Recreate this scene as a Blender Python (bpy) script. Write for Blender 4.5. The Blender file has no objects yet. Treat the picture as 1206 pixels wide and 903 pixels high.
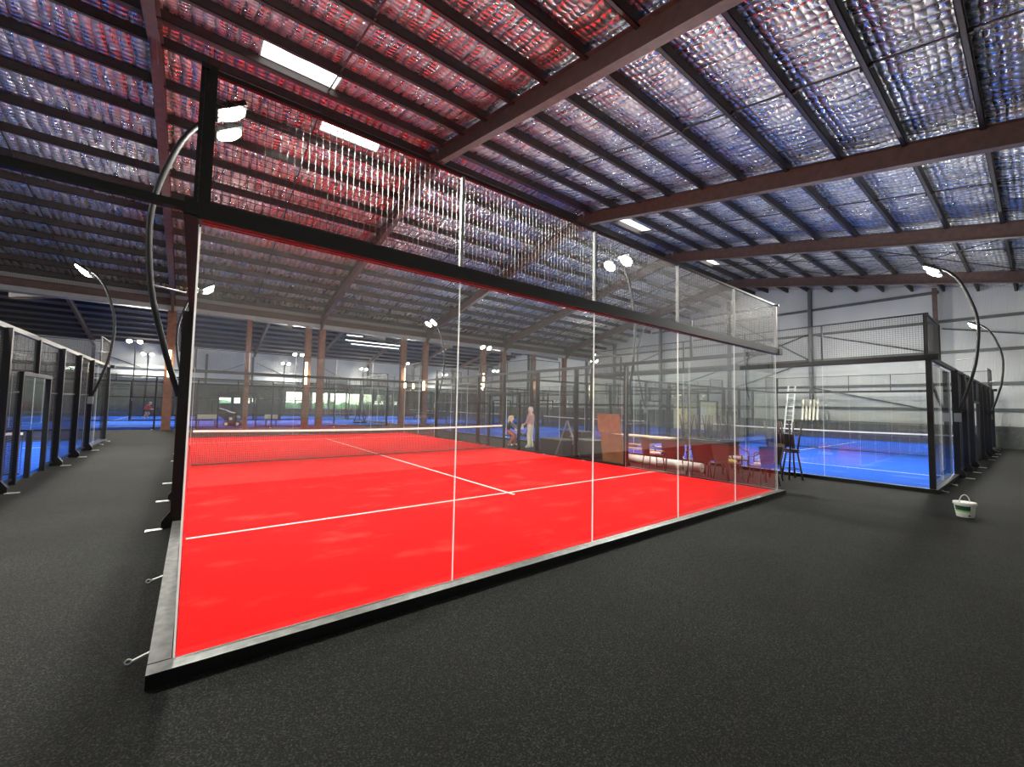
import bpy, math, random
from mathutils import Vector, Matrix
random.seed(7)
S = bpy.context.scene
COL = S.collection
PI = math.pi
FLOOR = -0.07

# ------------------------------------------------------------------ mesh builder
class MB:
    def __init__(self): self.v=[]; self.f=[]; self.m=[]; self.s=[]
    def face(self, idx, mat=0, sm=False): self.f.append(tuple(idx)); self.m.append(mat); self.s.append(sm)
    def box(self, lo, hi, mat=0, mats=None):
        x0,y0,z0=lo; x1,y1,z1=hi; b=len(self.v)
        self.v += [(x0,y0,z0),(x1,y0,z0),(x1,y1,z0),(x0,y1,z0),(x0,y0,z1),(x1,y0,z1),(x1,y1,z1),(x0,y1,z1)]
        F=[(0,3,2,1),(4,5,6,7),(0,1,5,4),(2,3,7,6),(1,2,6,5),(3,0,4,7)]   # -z +z -y +y +x -x
        for i,q in enumerate(F): self.face([b+k for k in q], mats[i] if mats else mat)
        return self
    def bar(self, p, q, w, h=None, up=(0,0,1), mat=0, caps=True):
        h = w if h is None else h
        p=Vector(p); q=Vector(q); d=(q-p).normalized(); u=Vector(up)
        if abs(d.dot(u))>.98: u=Vector((1,0,0))
        s=d.cross(u).normalized(); u=s.cross(d).normalized(); b=len(self.v)
        for c in (p,q):
            for a,e in ((-1,-1),(1,-1),(1,1),(-1,1)): self.v.append(tuple(c+s*(a*w/2)+u*(e*h/2)))
        for k in range(4): self.face([b+k,b+(k+1)%4,b+4+(k+1)%4,b+4+k],mat)
        if caps: self.face([b+3,b+2,b+1,b],mat); self.face([b+4,b+5,b+6,b+7],mat)
        return self
    def tube(self, pts, r, n=8, mat=0, caps=True):
        pts=[Vector(p) for p in pts]; b=len(self.v); N=len(pts); prev=None
        for i,p in enumerate(pts):
            d=(pts[min(i+1,N-1)]-pts[max(i-1,0)]).normalized()
            u=prev if prev is not None else (Vector((0,0,1)) if abs(d.z)<.9 else Vector((1,0,0)))
            s=d.cross(u).normalized(); u=s.cross(d).normalized(); prev=u
            rr=r[i] if isinstance(r,(list,tuple)) else r
            for k in range(n):
                a=2*PI*k/n; self.v.append(tuple(p+s*(math.cos(a)*rr)+u*(math.sin(a)*rr)))
        for i in range(N-1):
            for k in range(n):
                self.face([b+i*n+k,b+i*n+(k+1)%n,b+(i+1)*n+(k+1)%n,b+(i+1)*n+k],mat,True)
        if caps:
            self.face([b+k for k in range(n)][::-1],mat); self.face([b+(N-1)*n+k for k in range(n)],mat)
        return self
    def lathe(self, prof, n=24, c=(0,0,0), mat=0, sx=1, sy=1):
        b=len(self.v); N=len(prof)
        for r,z in prof:
            for k in range(n):
                a=2*PI*k/n; self.v.append((c[0]+r*sx*math.cos(a),c[1]+r*sy*math.sin(a),c[2]+z))
        for i in range(N-1):
            for k in range(n):
                self.face([b+i*n+k,b+i*n+(k+1)%n,b+(i+1)*n+(k+1)%n,b+(i+1)*n+k],mat,True)
        if prof[0][0]>1e-5: self.face([b+k for k in range(n)][::-1],mat)
        if prof[-1][0]>1e-5: self.face([b+(N-1)*n+k for k in range(n)],mat)
        return self
    def ball(self, c, rx, ry, rz, n=14, m=9, mat=0):
        pr=[(max(1e-6,math.sin(PI*i/m)),-math.cos(PI*i/m)) for i in range(m+1)]
        b=len(self.v); self.lathe(pr,n,(0,0,0),mat)
        for i in range(b,len(self.v)):
            x,y,z=self.v[i]; self.v[i]=(c[0]+x*rx,c[1]+y*ry,c[2]+z*rz)
        return self
    def prism(self, poly, lo, hi, axis='y', mat=0):
        b=len(self.v); n=len(poly)
        for t in (lo,hi):
            for a,c in poly: self.v.append({'y':(a,t,c),'x':(t,a,c),'z':(a,c,t)}[axis])
        self.face([b+k for k in range(n)][::-1],mat); self.face([b+n+k for k in range(n)],mat)
        for k in range(n): self.face([b+k,b+(k+1)%n,b+n+(k+1)%n,b+n+k],mat)
        return self
    def ibeam(self, p, q, w, h, tf=.018, tw=.012, up=(0,0,1), mat=0):
        p=Vector(p); q=Vector(q); d=(q-p).normalized(); u=Vector(up)
        s=d.cross(u).normalized(); u2=s.cross(d).normalized()
        for e in (-1,1): self.bar(p+u2*e*(h/2-tf/2),q+u2*e*(h/2-tf/2),w,tf,up=up,mat=mat)
        self.bar(p,q,tw,h-2*tf,up=up,mat=mat); return self
    def mesh(self, name, mats):
        me=bpy.data.meshes.new(name); me.from_pydata(self.v,[],self.f)
        for m in (mats if isinstance(mats,(list,tuple)) else [mats]): me.materials.append(m)
        me.polygons.foreach_set('material_index',self.m); me.polygons.foreach_set('use_smooth',self.s)
        me.update(); return me
    def build(self, name, mats, parent=None, loc=(0,0,0), rz=0):
        return place(self.mesh(name,mats),name,parent,loc,rz)

def place(me, name, parent=None, loc=(0,0,0), rz=0):
    o=bpy.data.objects.new(name,me); COL.objects.link(o); o.location=loc; o.rotation_euler=(0,0,rz)
    if parent: o.parent=parent
    return o
def tag(o, label=None, cat=None, group=None, kind=None):
    if label: o['label']=label
    if cat: o['category']=cat
    if group: o['group']=group
    if kind: o['kind']=kind
    return o
def thing(name, label, cat, loc=(0,0,0), rz=0, group=None):
    o=bpy.data.objects.new(name,None); COL.objects.link(o); o.empty_display_size=.2
    o.location=loc; o.rotation_euler=(0,0,rz); return tag(o,label,cat,group)
def struct(name, mb, mats, label=None):
    o=mb.build(name,mats); tag(o,label,None,None,'structure'); return o
def dup(root, loc=None, rz=None, label=None, group=None):
    def cp(o,par):
        c=o.copy(); COL.objects.link(c)
        if par is not None: c.parent=par; c.matrix_parent_inverse=o.matrix_parent_inverse.copy()
        for ch in list(o.children): cp(ch,c)
        return c
    r=cp(root,None)
    if loc is not None: r.location=loc
    if rz is not None: r.rotation_euler=(0,0,rz)
    if label: r['label']=label
    if group: r['group']=group
    return r

# ------------------------------------------------------------------ materials
def new(name):
    m=bpy.data.materials.new(name); m.use_nodes=True; nt=m.node_tree; nt.nodes.clear()
    out=nt.nodes.new('ShaderNodeOutputMaterial'); return m,nt,out
def P(name, col, rough=.5, metal=0., noise=0., scale=8., bump=0., bscale=None, spec=.5, emit=None, estr=0., coat=0., c2=None):
    m,nt,out=new(name); b=nt.nodes.new('ShaderNodeBsdfPrincipled'); nt.links.new(b.outputs[0],out.inputs[0])
    b.inputs['Base Color'].default_value=(*col,1); b.inputs['Roughness'].default_value=rough
    b.inputs['Metallic'].default_value=metal; b.inputs['Specular IOR Level'].default_value=spec
    b.inputs['Coat Weight'].default_value=coat
    if emit: b.inputs['Emission Color'].default_value=(*emit,1); b.inputs['Emission Strength'].default_value=estr
    if noise or bump:
        tc=nt.nodes.new('ShaderNodeTexCoord')
        n=nt.nodes.new('ShaderNodeTexNoise'); n.inputs['Scale'].default_value=scale; n.inputs['Detail'].default_value=6
        nt.links.new(tc.outputs['Object'],n.inputs['Vector'])
        if noise:
            r=nt.nodes.new('ShaderNodeMapRange'); r.inputs[1].default_value=.3; r.inputs[2].default_value=.7
            nt.links.new(n.outputs['Fac'],r.inputs[0])
            mx=nt.nodes.new('ShaderNodeMix'); mx.data_type='RGBA'
            mx.inputs[6].default_value=(*[c*(1-noise) for c in col],1)
            mx.inputs[7].default_value=(*(c2 if c2 else [min(1,c*(1+noise)) for c in col]),1)
            nt.links.new(r.outputs[0],mx.inputs[0]); nt.links.new(mx.outputs[2],b.inputs['Base Color'])
        if bump:
            n2=n
            if bscale:
                n2=nt.nodes.new('ShaderNodeTexNoise'); n2.inputs['Scale'].default_value=bscale; n2.inputs['Detail'].default_value=3
                nt.links.new(tc.outputs['Object'],n2.inputs['Vector'])
            bp=nt.nodes.new('ShaderNodeBump'); bp.inputs['Strength'].default_value=bump; bp.inputs['Distance'].default_value=.02
            nt.links.new(n2.outputs['Fac'],bp.inputs['Height']); nt.links.new(bp.outputs[0],b.inputs['Normal'])
    return m

def turf(name, base, pale, fine_lo=.62):
    m,nt,out=new(name); N=nt.nodes.new; L=nt.links.new
    b=N('ShaderNodeBsdfPrincipled'); L(b.outputs[0],out.inputs[0])
    b.inputs['Roughness'].default_value=.95; b.inputs['Specular IOR Level'].default_value=.06
    tc=N('ShaderNodeTexCoord')
    big=N('ShaderNodeTexNoise'); big.inputs['Scale'].default_value=.9; big.inputs['Detail'].default_value=7; big.inputs['Roughness'].default_value=.62
    mp=N('ShaderNodeMapping'); mp.inputs['Scale'].default_value=(1,1.7,1); L(tc.outputs['Object'],mp.inputs[0]); L(mp.outputs[0],big.inputs['Vector'])
    r=N('ShaderNodeMapRange'); r.inputs[1].default_value=.54; r.inputs[2].default_value=.86; L(big.outputs['Fac'],r.inputs[0])
    mx=N('ShaderNodeMix'); mx.data_type='RGBA'; mx.inputs[6].default_value=(*base,1); mx.inputs[7].default_value=(*pale,1); L(r.outputs[0],mx.inputs[0])
    fn=N('ShaderNodeTexNoise'); fn.inputs['Scale'].default_value=90; fn.inputs['Detail'].default_value=3; L(tc.outputs['Object'],fn.inputs['Vector'])
    r2=N('ShaderNodeMapRange'); r2.inputs[1].default_value=.3; r2.inputs[2].default_value=.7; r2.inputs[3].default_value=fine_lo; r2.inputs[4].default_value=1.0; L(fn.outputs['Fac'],r2.inputs[0])
    m2=N('ShaderNodeMix'); m2.data_type='RGBA'; m2.blend_type='MULTIPLY'; m2.inputs[0].default_value=1
    L(mx.outputs[2],m2.inputs[6]); L(r2.outputs[0],m2.inputs[7]); L(m2.outputs[2],b.inputs['Base Color'])
    bp=N('ShaderNodeBump'); bp.inputs['Strength'].default_value=.35; bp.inputs['Distance'].default_value=.01; L(fn.outputs['Fac'],bp.inputs['Height']); L(bp.outputs[0],b.inputs['Normal'])
    return m

def black_turf():
    m,nt,out=new('black_turf'); N=nt.nodes.new; L=nt.links.new
    b=N('ShaderNodeBsdfPrincipled'); L(b.outputs[0],out.inputs[0]); b.inputs['Roughness'].default_value=.85; b.inputs['Specular IOR Level'].default_value=.2
    tc=N('ShaderNodeTexCoord')
    f=N('ShaderNodeTexNoise'); f.inputs['Scale'].default_value=95; f.inputs['Detail'].default_value=5; f.inputs['Roughness'].default_value=.75; L(tc.outputs['Object'],f.inputs['Vector'])
    cr=N('ShaderNodeValToRGB'); e=cr.color_ramp.elements
    e[0].position=.36; e[0].color=(.002,.002,.002,1); e[1].position=.74; e[1].color=(.085,.088,.082,1)
    k=cr.color_ramp.elements.new(.52); k.color=(.0058,.0062,.0057,1); L(f.outputs['Fac'],cr.inputs[0])
    g=N('ShaderNodeTexNoise'); g.inputs['Scale'].default_value=.7; g.inputs['Detail'].default_value=6; L(tc.outputs['Object'],g.inputs['Vector'])
    r=N('ShaderNodeMapRange'); r.inputs[1].default_value=.3; r.inputs[2].default_value=.7; r.inputs[3].default_value=.75; r.inputs[4].default_value=1.35; L(g.outputs['Fac'],r.inputs[0])
    mx=N('ShaderNodeMix'); mx.data_type='RGBA'; mx.blend_type='MULTIPLY'; mx.inputs[0].default_value=1; mx.clamp_result=False
    L(cr.outputs[0],mx.inputs[6]); L(r.outputs[0],mx.inputs[7]); L(mx.outputs[2],b.inputs['Base Color'])
    bp=N('ShaderNodeBump'); bp.inputs['Strength'].default_value=.8; bp.inputs['Distance'].default_value=.02; L(f.outputs['Fac'],bp.inputs['Height']); L(bp.outputs[0],b.inputs['Normal'])
    return m

def foil():
    m,nt,out=new('silver_insulation_foil'); N=nt.nodes.new; L=nt.links.new
    b=N('ShaderNodeBsdfPrincipled'); L(b.outputs[0],out.inputs[0]); b.inputs['Metallic'].default_value=.84
    tc=N('ShaderNodeTexCoord')
    def wave(direction,scale,dist):
        w=N('ShaderNodeTexWave'); w.bands_direction=direction; w.inputs['Scale'].default_value=scale
        w.inputs['Distortion'].default_value=dist; w.inputs['Detail'].default_value=2; w.inputs['Detail Scale'].default_value=1.3
        L(tc.outputs['Object'],w.inputs['Vector']); return w
    w1=wave('X',1.25,2.4); w2=wave('Y',2.1,3.0)
    def pw(w):
        q=N('ShaderNodeMath'); q.operation='POWER'; q.inputs[1].default_value=.4; L(w.outputs['Fac'],q.inputs[0]); return q
    ad=N('ShaderNodeMath'); ad.operation='MULTIPLY'; L(pw(w1).outputs[0],ad.inputs[0]); L(pw(w2).outputs[0],ad.inputs[1])
    n=N('ShaderNodeTexNoise'); n.inputs['Scale'].default_value=3.; n.inputs['Detail'].default_value=5
    mp=N('ShaderNodeMapping'); mp.inputs['Scale'].default_value=(2.2,.35,1); L(tc.outputs['Object'],mp.inputs[0]); L(mp.outputs[0],n.inputs['Vector'])
    a2=N('ShaderNodeMath'); a2.operation='MULTIPLY_ADD'; a2.inputs[1].default_value=1.3; L(n.outputs['Fac'],a2.inputs[0]); L(ad.outputs[0],a2.inputs[2])
    bp=N('ShaderNodeBump'); bp.inputs['Strength'].default_value=.8; bp.inputs['Distance'].default_value=.05; L(a2.outputs[0],bp.inputs['Height']); L(bp.outputs[0],b.inputs['Normal'])
    r=N('ShaderNodeMapRange'); r.inputs[1].default_value=.3; r.inputs[2].default_value=.7; r.inputs[3].default_value=.20; r.inputs[4].default_value=.38; L(n.outputs['Fac'],r.inputs[0]); L(r.outputs[0],b.inputs['Roughness'])
    mx=N('ShaderNodeMix'); mx.data_type='RGBA'; mx.inputs[6].default_value=(.46,.46,.47,1); mx.inputs[7].default_value=(.86,.85,.82,1); L(ad.outputs[0],mx.inputs[0]); L(mx.outputs[2],b.inputs['Base Color'])  # quilt creases darkened in the base colour, as painted shade
    return m

def ribbed(name, col, axis, scale, rough=.55, spec=.4, strength=.5, noise=.08):
    m,nt,out=new(name); N=nt.nodes.new; L=nt.links.new
    b=N('ShaderNodeBsdfPrincipled'); L(b.outputs[0],out.inputs[0]); b.inputs['Roughness'].default_value=rough; b.inputs['Specular IOR Level'].default_value=spec
    tc=N('ShaderNodeTexCoord'); w=N('ShaderNodeTexWave'); w.bands_direction=axis; w.inputs['Scale'].default_value=scale; L(tc.outputs['Object'],w.inputs['Vector'])
    bp=N('ShaderNodeBump'); bp.inputs['Strength'].default_value=strength; bp.inputs['Distance'].default_value=.03; L(w.outputs['Fac'],bp.inputs['Height']); L(bp.outputs[0],b.inputs['Normal'])
    n=N('ShaderNodeTexNoise'); n.inputs['Scale'].default_value=.8; n.inputs['Detail'].default_value=6; L(tc.outputs['Object'],n.inputs['Vector'])
    mx=N('ShaderNodeMix'); mx.data_type='RGBA'; mx.inputs[6].default_value=(*[c*(1-noise*2) for c in col],1); mx.inputs[7].default_value=(*[min(1,c*(1+noise)) for c in col],1)
    L(n.outputs['Fac'],mx.inputs[0]); L(mx.outputs[2],b.inputs['Base Color']); return m

def glass(name, tint=(.982,.992,.987), base=.06):
    m,nt,out=new(name); N=nt.nodes.new; L=nt.links.new
    t=N('ShaderNodeBsdfTransparent'); t.inputs[0].default_value=(*tint,1)
    g=N('ShaderNodeBsdfGlossy'); g.inputs['Roughness'].default_value=.02; g.inputs[0].default_value=(1,1,1,1)
    lw=N('ShaderNodeLayerWeight'); lw.inputs[0].default_value=.5
    pw=N('ShaderNodeMath'); pw.operation='POWER'; pw.inputs[1].default_value=4.; L(lw.outputs['Facing'],pw.inputs[0])
    ma=N('ShaderNodeMath'); ma.operation='MULTIPLY_ADD'; ma.inputs[1].default_value=1-base; ma.inputs[2].default_value=base; L(pw.outputs[0],ma.inputs[0])
    mx=N('ShaderNodeMixShader'); L(ma.outputs[0],mx.inputs[0]); L(t.outputs[0],mx.inputs[1]); L(g.outputs[0],mx.inputs[2]); L(mx.outputs[0],out.inputs[0])
    return m
def glass_edge():
    m,nt,out=new('polished_glass_edge'); d=nt.nodes.new('ShaderNodeBsdfDiffuse'); d.inputs[0].default_value=(.88,.95,.92,1)
    t=nt.nodes.new('ShaderNodeBsdfTranslucent'); t.inputs[0].default_value=(.88,.95,.92,1)
    mx=nt.nodes.new('ShaderNodeMixShader'); mx.inputs[0].default_value=.55; nt.links.new(d.outputs[0],mx.inputs[1]); nt.links.new(t.outputs[0],mx.inputs[2]); nt.links.new(mx.outputs[0],out.inputs[0]); return m
def emit(name, col, strength):
    m,nt,out=new(name); e=nt.nodes.new('ShaderNodeEmission'); e.inputs[0].default_value=(*col,1); e.inputs[1].default_value=strength
    nt.links.new(e.outputs[0],out.inputs[0]); return m

M=dict(
 red=turf('red_turf',(.76,.0065,.0075),(.80,.085,.065)),
 blue=turf('blue_turf',(.018,.11,.62),(.10,.25,.74)),
 line=P('white_line_turf',(.58,.54,.50),.9,noise=.06,scale=60),
 floor=black_turf(), foil=foil(),
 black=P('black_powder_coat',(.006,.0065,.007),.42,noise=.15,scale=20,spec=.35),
 wire=P('black_wire',(.02,.02,.022),.35,spec=.6),
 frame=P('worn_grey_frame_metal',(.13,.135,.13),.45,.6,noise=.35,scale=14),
 alum=P('bare_aluminium',(.75,.77,.74),.35,.7,noise=.05,scale=10),
 galv=P('galvanised_steel',(.27,.28,.28),.5,.3,noise=.12,scale=6),
 rust=P('red_oxide_steel',(.078,.045,.038),.55,noise=.25,scale=5),
 column=P('orange_oxide_steel',(.165,.068,.042),.55,noise=.25,scale=4),
 purlin=P('dark_primer_steel',(.034,.028,.025),.55,noise=.25,scale=6),
 clad=ribbed('pale_wall_cladding',(.47,.49,.48),'Y',7.,.5),
 cladn=ribbed('pale_wall_cladding_north',(.52,.54,.52),'X',7.,.5),
 leanroof=ribbed('grey_roof_sheet',(.21,.195,.172),'X',7.,.7,.12),
 dado=P('black_wall_lining',(.055,.06,.056),.8,noise=.3,scale=5),
 darksteel=P('dark_green_grey_steel',(.06,.07,.07),.5,noise=.2,scale=6),
 glass=glass('clear_glass'), gedge=glass_edge(),
 lens=emit('floodlight_lens',(1,.96,.80),55.), tubel=emit('warm_tube_light',(1,.80,.42),14.),
 strip=emit('white_skylight_strip',(1,.97,.92),5.), sky=emit('daylit_roof_panel',(1,.98,.97),4.),
 white=P('white_plastic',(.80,.81,.78),.4,noise=.03,scale=5),
 net=P('net_cord',(.03,.02,.02),.8), tape=P('white_net_tape',(.82,.80,.76),.7,noise=.04,scale=9),
 wood=P('pale_table_timber',(.50,.34,.22),.55,noise=.18,scale=7),
 ply=P('reddish_brown_ply',(.36,.15,.065),.5,noise=.22,scale=5),
 chair=P('dark_brown_chair_metal',(.055,.035,.03),.45,noise=.2,scale=9),
 yellow=P('yellow_cushion',(.72,.62,.10),.9,noise=.15,scale=18), floral=P('pink_floral_cushion',(.75,.20,.24),.9,noise=.6,scale=24,c2=(.9,.85,.8)),
 cream=P('cream_board',(.72,.66,.52),.6,noise=.1,scale=6),
 lit=emit('lit_yellow_panel',(1,.86,.42),1.3), kiosk=P('pale_yellow_panel',(.78,.72,.40),.5,noise=.06,scale=3), green=P('dark_green_label',(.012,.07,.04),.4), lime=P('lime_label_stripe',(.30,.52,.14),.4),
 rattan=P('dark_rattan',(.035,.028,.028),.7,noise=.4,scale=40,bump=.5), cover=P('dark_dusty_cover',(.06,.06,.055),.85,noise=.3,scale=7),
 rubber=P('black_rubber',(.015,.015,.015),.8),
 grass=P('outdoor_grass',(.16,.30,.08),.9,noise=.3,scale=1.2), hedge=P('outdoor_hedge',(.07,.15,.05),.9,noise=.5,scale=2.5,bump=.8), shed=P('outdoor_pale_wall',(.55,.52,.46),.8,noise=.1,scale=1),
 skin=P('skin',(.62,.38,.28),.55), blond=P('blond_hair',(.48,.34,.19),.6,noise=.25,scale=30), grey=P('pale_grey_hair',(.68,.66,.62),.6,noise=.15,scale=30), dark=P('dark_hair',(.03,.02,.015),.6),
 cblack=P('black_cloth',(.015,.016,.022),.85), cred=P('red_cloth',(.65,.06,.06),.85), crust=P('rust_cloth',(.33,.10,.06),.85), cmauve=P('mauve_cloth',(.42,.24,.25),.85,noise=.15,scale=20),
 cbeige=P('beige_cloth',(.62,.56,.45),.85), corange=P('orange_cloth',(.75,.22,.10),.85), cnavy=P('navy_cloth',(.02,.025,.06),.85), shoe=P('white_shoe',(.8,.8,.78),.5),
)

# ------------------------------------------------------------------ setting
X0,X1,Y0,Y1=-16.,36.,-7.,50.3
RY,RZ,SL=10.2,11.0,.2
EAVE=27.5; RY2=38.9; RZ2=8.98
def rz_(y): return RZ-SL*abs(y-RY) if y<=EAVE else RZ2-SL*abs(y-RY2)
struct('floor',MB().box((X0,Y0,FLOOR-.2),(X1,Y1,FLOOR)),M['floor'],'black speckled artificial turf floor of the hall')

def roof_sheet(ya,yb,off,nx,lines,sag):
    mb=MB(); ny=int(abs(yb-ya)/.14)
    for j in range(ny+1):
        y=ya+(yb-ya)*j/ny
        for i in range(nx+1):
            x=X0+(X1-X0)*i/nx
            s=0
            if sag:
                t=((y-lines[0])/1.39)%1.0
                s=-sag*(math.sin(PI*t)**2)*(1+.5*math.sin(x*1.7+y*.6)+.35*math.sin(x*4.3))
            mb.v.append((x,y,rz_(y)+off+s))
    for j in range(ny):
        for i in range(nx):
            a=j*(nx+1)+i; mb.face([a,a+1,a+nx+2,a+nx+1],0,True)
    return mb
SP=[9.7-1.39*k for k in range(12)]; NP=[10.7+1.39*k for k in range(13)]; LP=[28.4+1.39*k for k in range(16)]
def cut(mb,rects):
    keep=[]
    for k,f in enumerate(mb.f):
        cx=sum(mb.v[i][0] for i in f)/4; cy=sum(mb.v[i][1] for i in f)/4
        keep.append(not any(a<cx<b and c<cy<d for a,b,c,d in rects))
    mb.f=[f for f,k in zip(mb.f,keep) if k]; mb.m=[0]*len(mb.f); mb.s=[True]*len(mb.f); return mb
SKY=[(1.0,3.0,8.75,9.65),(3.0,5.05,10.75,11.7),(16.9,18.9,9.0,10.0),(25.1,27.0,9.15,10.0)]
s_=roof_sheet(Y0,RY,.52,208,SP,.05); struct('ceiling',cut(s_,SKY),M['foil'],'quilted silver foil ceiling on the near roof slope')
s_=roof_sheet(RY,EAVE,.52,208,NP,.05); struct('ceiling',cut(s_,SKY),M['foil'],'quilted silver foil ceiling on the far roof slope')
def sheet2(ya,yb):
    mb=MB(); mb.v+=[(X0,ya,rz_(ya+1e-4)+.42),(X1,ya,rz_(ya+1e-4)+.42),(X1,yb,rz_(yb)+.42),(X0,yb,rz_(yb)+.42)]; mb.face([0,1,2,3]); return mb
struct('ceiling',sheet2(EAVE,RY2),M['leanroof'],'dark grey ribbed ceiling rising beyond the gutter')
struct('ceiling',sheet2(RY2,Y1+.3),M['leanroof'],'dark grey ribbed ceiling over the far hall')
# outer weather sheet with the roof light openings left out
mb=MB()
def outer(ya,yb):
    xs=sorted(set([X0,X1]+[v for r in SKY for v in r[:2]])); ys=sorted(set([ya,yb]+[v for r in SKY for v in r[2:] if ya<v<yb]))
    for a,b in zip(xs,xs[1:]):
        for c,d in zip(ys,ys[1:]):
            if any(r[0]<=a and b<=r[1] and r[2]<=c and d<=r[3] for r in SKY): continue
            k=len(mb.v); mb.v+=[(a,c,rz_(c)+.66),(b,c,rz_(c)+.66),(b,d,rz_(d)+.66),(a,d,rz_(d)+.66)]; mb.face([k,k+1,k+2,k+3])
outer(Y0,RY); outer(RY,EAVE); outer(EAVE+1e-3,RY2); outer(RY2,Y1+.4); struct('roof',mb,M['leanroof'],'outer roof sheeting')

struct('trim_2',MB().box((X0,EAVE+.13,7.0),(X1,EAVE+.16,8.3)),M['leanroof'],'grey valley flashing above the box gutter')
def gable(name,xa,xb,mat,lab):
    mb=MB(); mb.prism([(Y0,FLOOR),(Y1,FLOOR),(Y1,rz_(Y1)+.64),(RY2,RZ2+.64),(EAVE+.02,rz_(EAVE+.02)+.64),(EAVE,rz_(EAVE)+.64),(RY,RZ+.64),(Y0,rz_(Y0)+.64)],xa,xb,'x'); struct(name,mb,mat,lab)
gable('wall_east',X1,X1+.2,M['clad'],'pale ribbed gable wall with dark steel rails')
gable('wall_west',X0-.2,X0,M['clad'],'pale ribbed wall at the west end')
struct('wall_south',MB().box((X0,Y0-.2,FLOOR),(X1,Y0,rz_(Y0)+.66)),M['cladn'],'pale ribbed wall behind the camera')
# north wall with window openings
WIN=[(-9.73,-8.55,4.15,4.53),(2.14,3.22,1.36,1.99),(3.45,4.06,1.36,1.99),(4.2,5.5,1.36,1.99),(8.45,10.98,.88,2.83),(11.27,13.05,.88,2.83),(13.69,16.87,.88,2.83)]
mb=MB(); xs=sorted(set([X0,X1]+[v for w in WIN for v in w[:2]])); zs=sorted(set([FLOOR,3.28,rz_(Y1)+.66]+[v for w in WIN for v in w[2:]]))
for a,b in zip(xs,xs[1:]):
    for c,d in zip(zs,zs[1:]):
        if any(w[0]<=a and b<=w[1] and w[2]<=c and d<=w[3] for w in WIN): continue
        mb.box((a,Y1,c),(b,Y1+.2,d),1 if d<=3.29 else 0)
struct('wall_north',mb,[M['cladn'],M['dado']],'far wall, dark lining below and pale sheeting above')
wl=['small high window far left of the far wall','small square window in the far wall beside a dark heap','narrow small window in the far wall','small window in the far wall behind a column','wide bright window in the far wall showing greenery','bright window in the far wall right of the columns','wide bright window in the far wall with green view']
for i,w in enumerate(WIN):
    e=bpy.data.objects.new('window_%d'%(i+1),None); COL.objects.link(e); e.location=((w[0]+w[1])/2,Y1,w[2]); tag(e,wl[i],None,None,'structure')
    hw=(w[1]-w[0])/2; h=w[3]-w[2]; mb=MB(); t=.05
    mb.box((-hw,0,0),(hw,.1,t)).box((-hw,0,h-t),(hw,.1,h)).box((-hw,0,t),(-hw+t,.1,h-t)).box((hw-t,0,t),(hw,.1,h-t))
    if hw>.6: mb.box((-.02,.02,t),(.02,.08,h-t))
    mb.build('window_frame',M['alum'],e)
    MB().box((-hw+t,.04,t),(hw-t,.05,h-t)).build('window_pane',M['glass'],e)
# outdoors seen through the windows
struct('lawn',MB().box((-40,Y1+.2,FLOOR-.3),(60,110,FLOOR-.1)),M['grass'],'green lawn outside the far windows')
mb=MB()
for i in range(40):
    x=-35+i*2.3+random.uniform(-.5,.5); mb.ball((x,78+random.uniform(-2,2),.5),1.9,1.6,random.uniform(.7,1.5),8,6)
tag(mb.build('hedge',M['hedge']),'row of green bushes outside the far windows','hedge',None,'stuff')
# ledge along the gable wall
struct('trim_1',MB().box((X1-1.6,Y0,FLOOR),(X1,12.2,1.08)).box((X1-.25,12.2,FLOOR),(X1,Y1,1.6)),M['dado'],'dark lined ledge along the foot of the gable wall')

# skylights
sl=['bright skylight on the near side of the ridge, above the red court','bright skylight on the far side of the ridge, above the red court','small bright skylight at the ridge past the second rafter','smallest bright skylight at the ridge near the gable wall']
for (a,b,c,d),l in zip(SKY,sl):
    zc=lambda y: rz_(y)+.53
    t=thing('skylight',l,'skylight',((a+b)/2,(c+d)/2,zc((c+d)/2)),0,'ridge skylights')
    t2=MB(); cx,cy,cz=t.location
    for (p,q) in (((a,c),(b,c)),((b,c),(b,d)),((b,d),(a,d)),((a,d),(a,c))):
        t2.bar((p[0]-cx,p[1]-cy,zc(p[1])-cz),(q[0]-cx,q[1]-cy,zc(q[1])-cz),.05,.12)
    t2.build('skylight_frame',M['alum'],t)
    mb=MB(); k=[(a-cx,c-cy,zc(c)-cz+.04),(b-cx,c-cy,zc(c)-cz+.04),(b-cx,d-cy,zc(d)-cz+.04),(a-cx,d-cy,zc(d)-cz+.04)]
    mb.v+=k+[(x,y,z+.02) for x,y,z in k]; mb.face([3,2,1,0]); mb.face([4,5,6,7])
    for i in range(4): mb.face([i,(i+1)%4,4+(i+1)%4,4+i])
    mb.build('skylight_panel',M['sky'],t)

# ------------------------------------------------------------------ roof steel
RX=[-9.23,-1.2,6.84,14.9,22.9,30.95]
rn=['past the left edge of the picture','at the left end of the red court','crossing over the middle of the red court','second nearest the lens on the right','third toward the gable wall','closest to the gable wall']
for x,n in zip(RX,rn):
    t=thing('roof_rafter','brown steel roof rafter '+n,'rafter',(x,RY,RZ),0,'roof rafters')
    MB().ibeam((0,Y0-RY,-SL*(RY-Y0)),(0,0,0),.24,.58,.022).build('near_slope_beam',M['rust'],t)
    MB().ibeam((0,0,0),(0,EAVE-RY,-SL*(EAVE-RY)),.24,.58,.022).build('far_slope_beam',M['rust'],t)
    mb=MB(); mb.prism([(-.5,-.40),(0,-.62),(.5,-.40),(0,-.28)],-.05,.05,'x'); mb.build('haunch',M['rust'],t)
    mb=MB(); q=EAVE-RY; z=-SL*q; mb.prism([(q-1.6,z+.05),(q-.2,z-.85),(q-.2,z-.25)],-.06,.06,'x'); mb.build('knee_plate',M['rust'],t)
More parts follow.
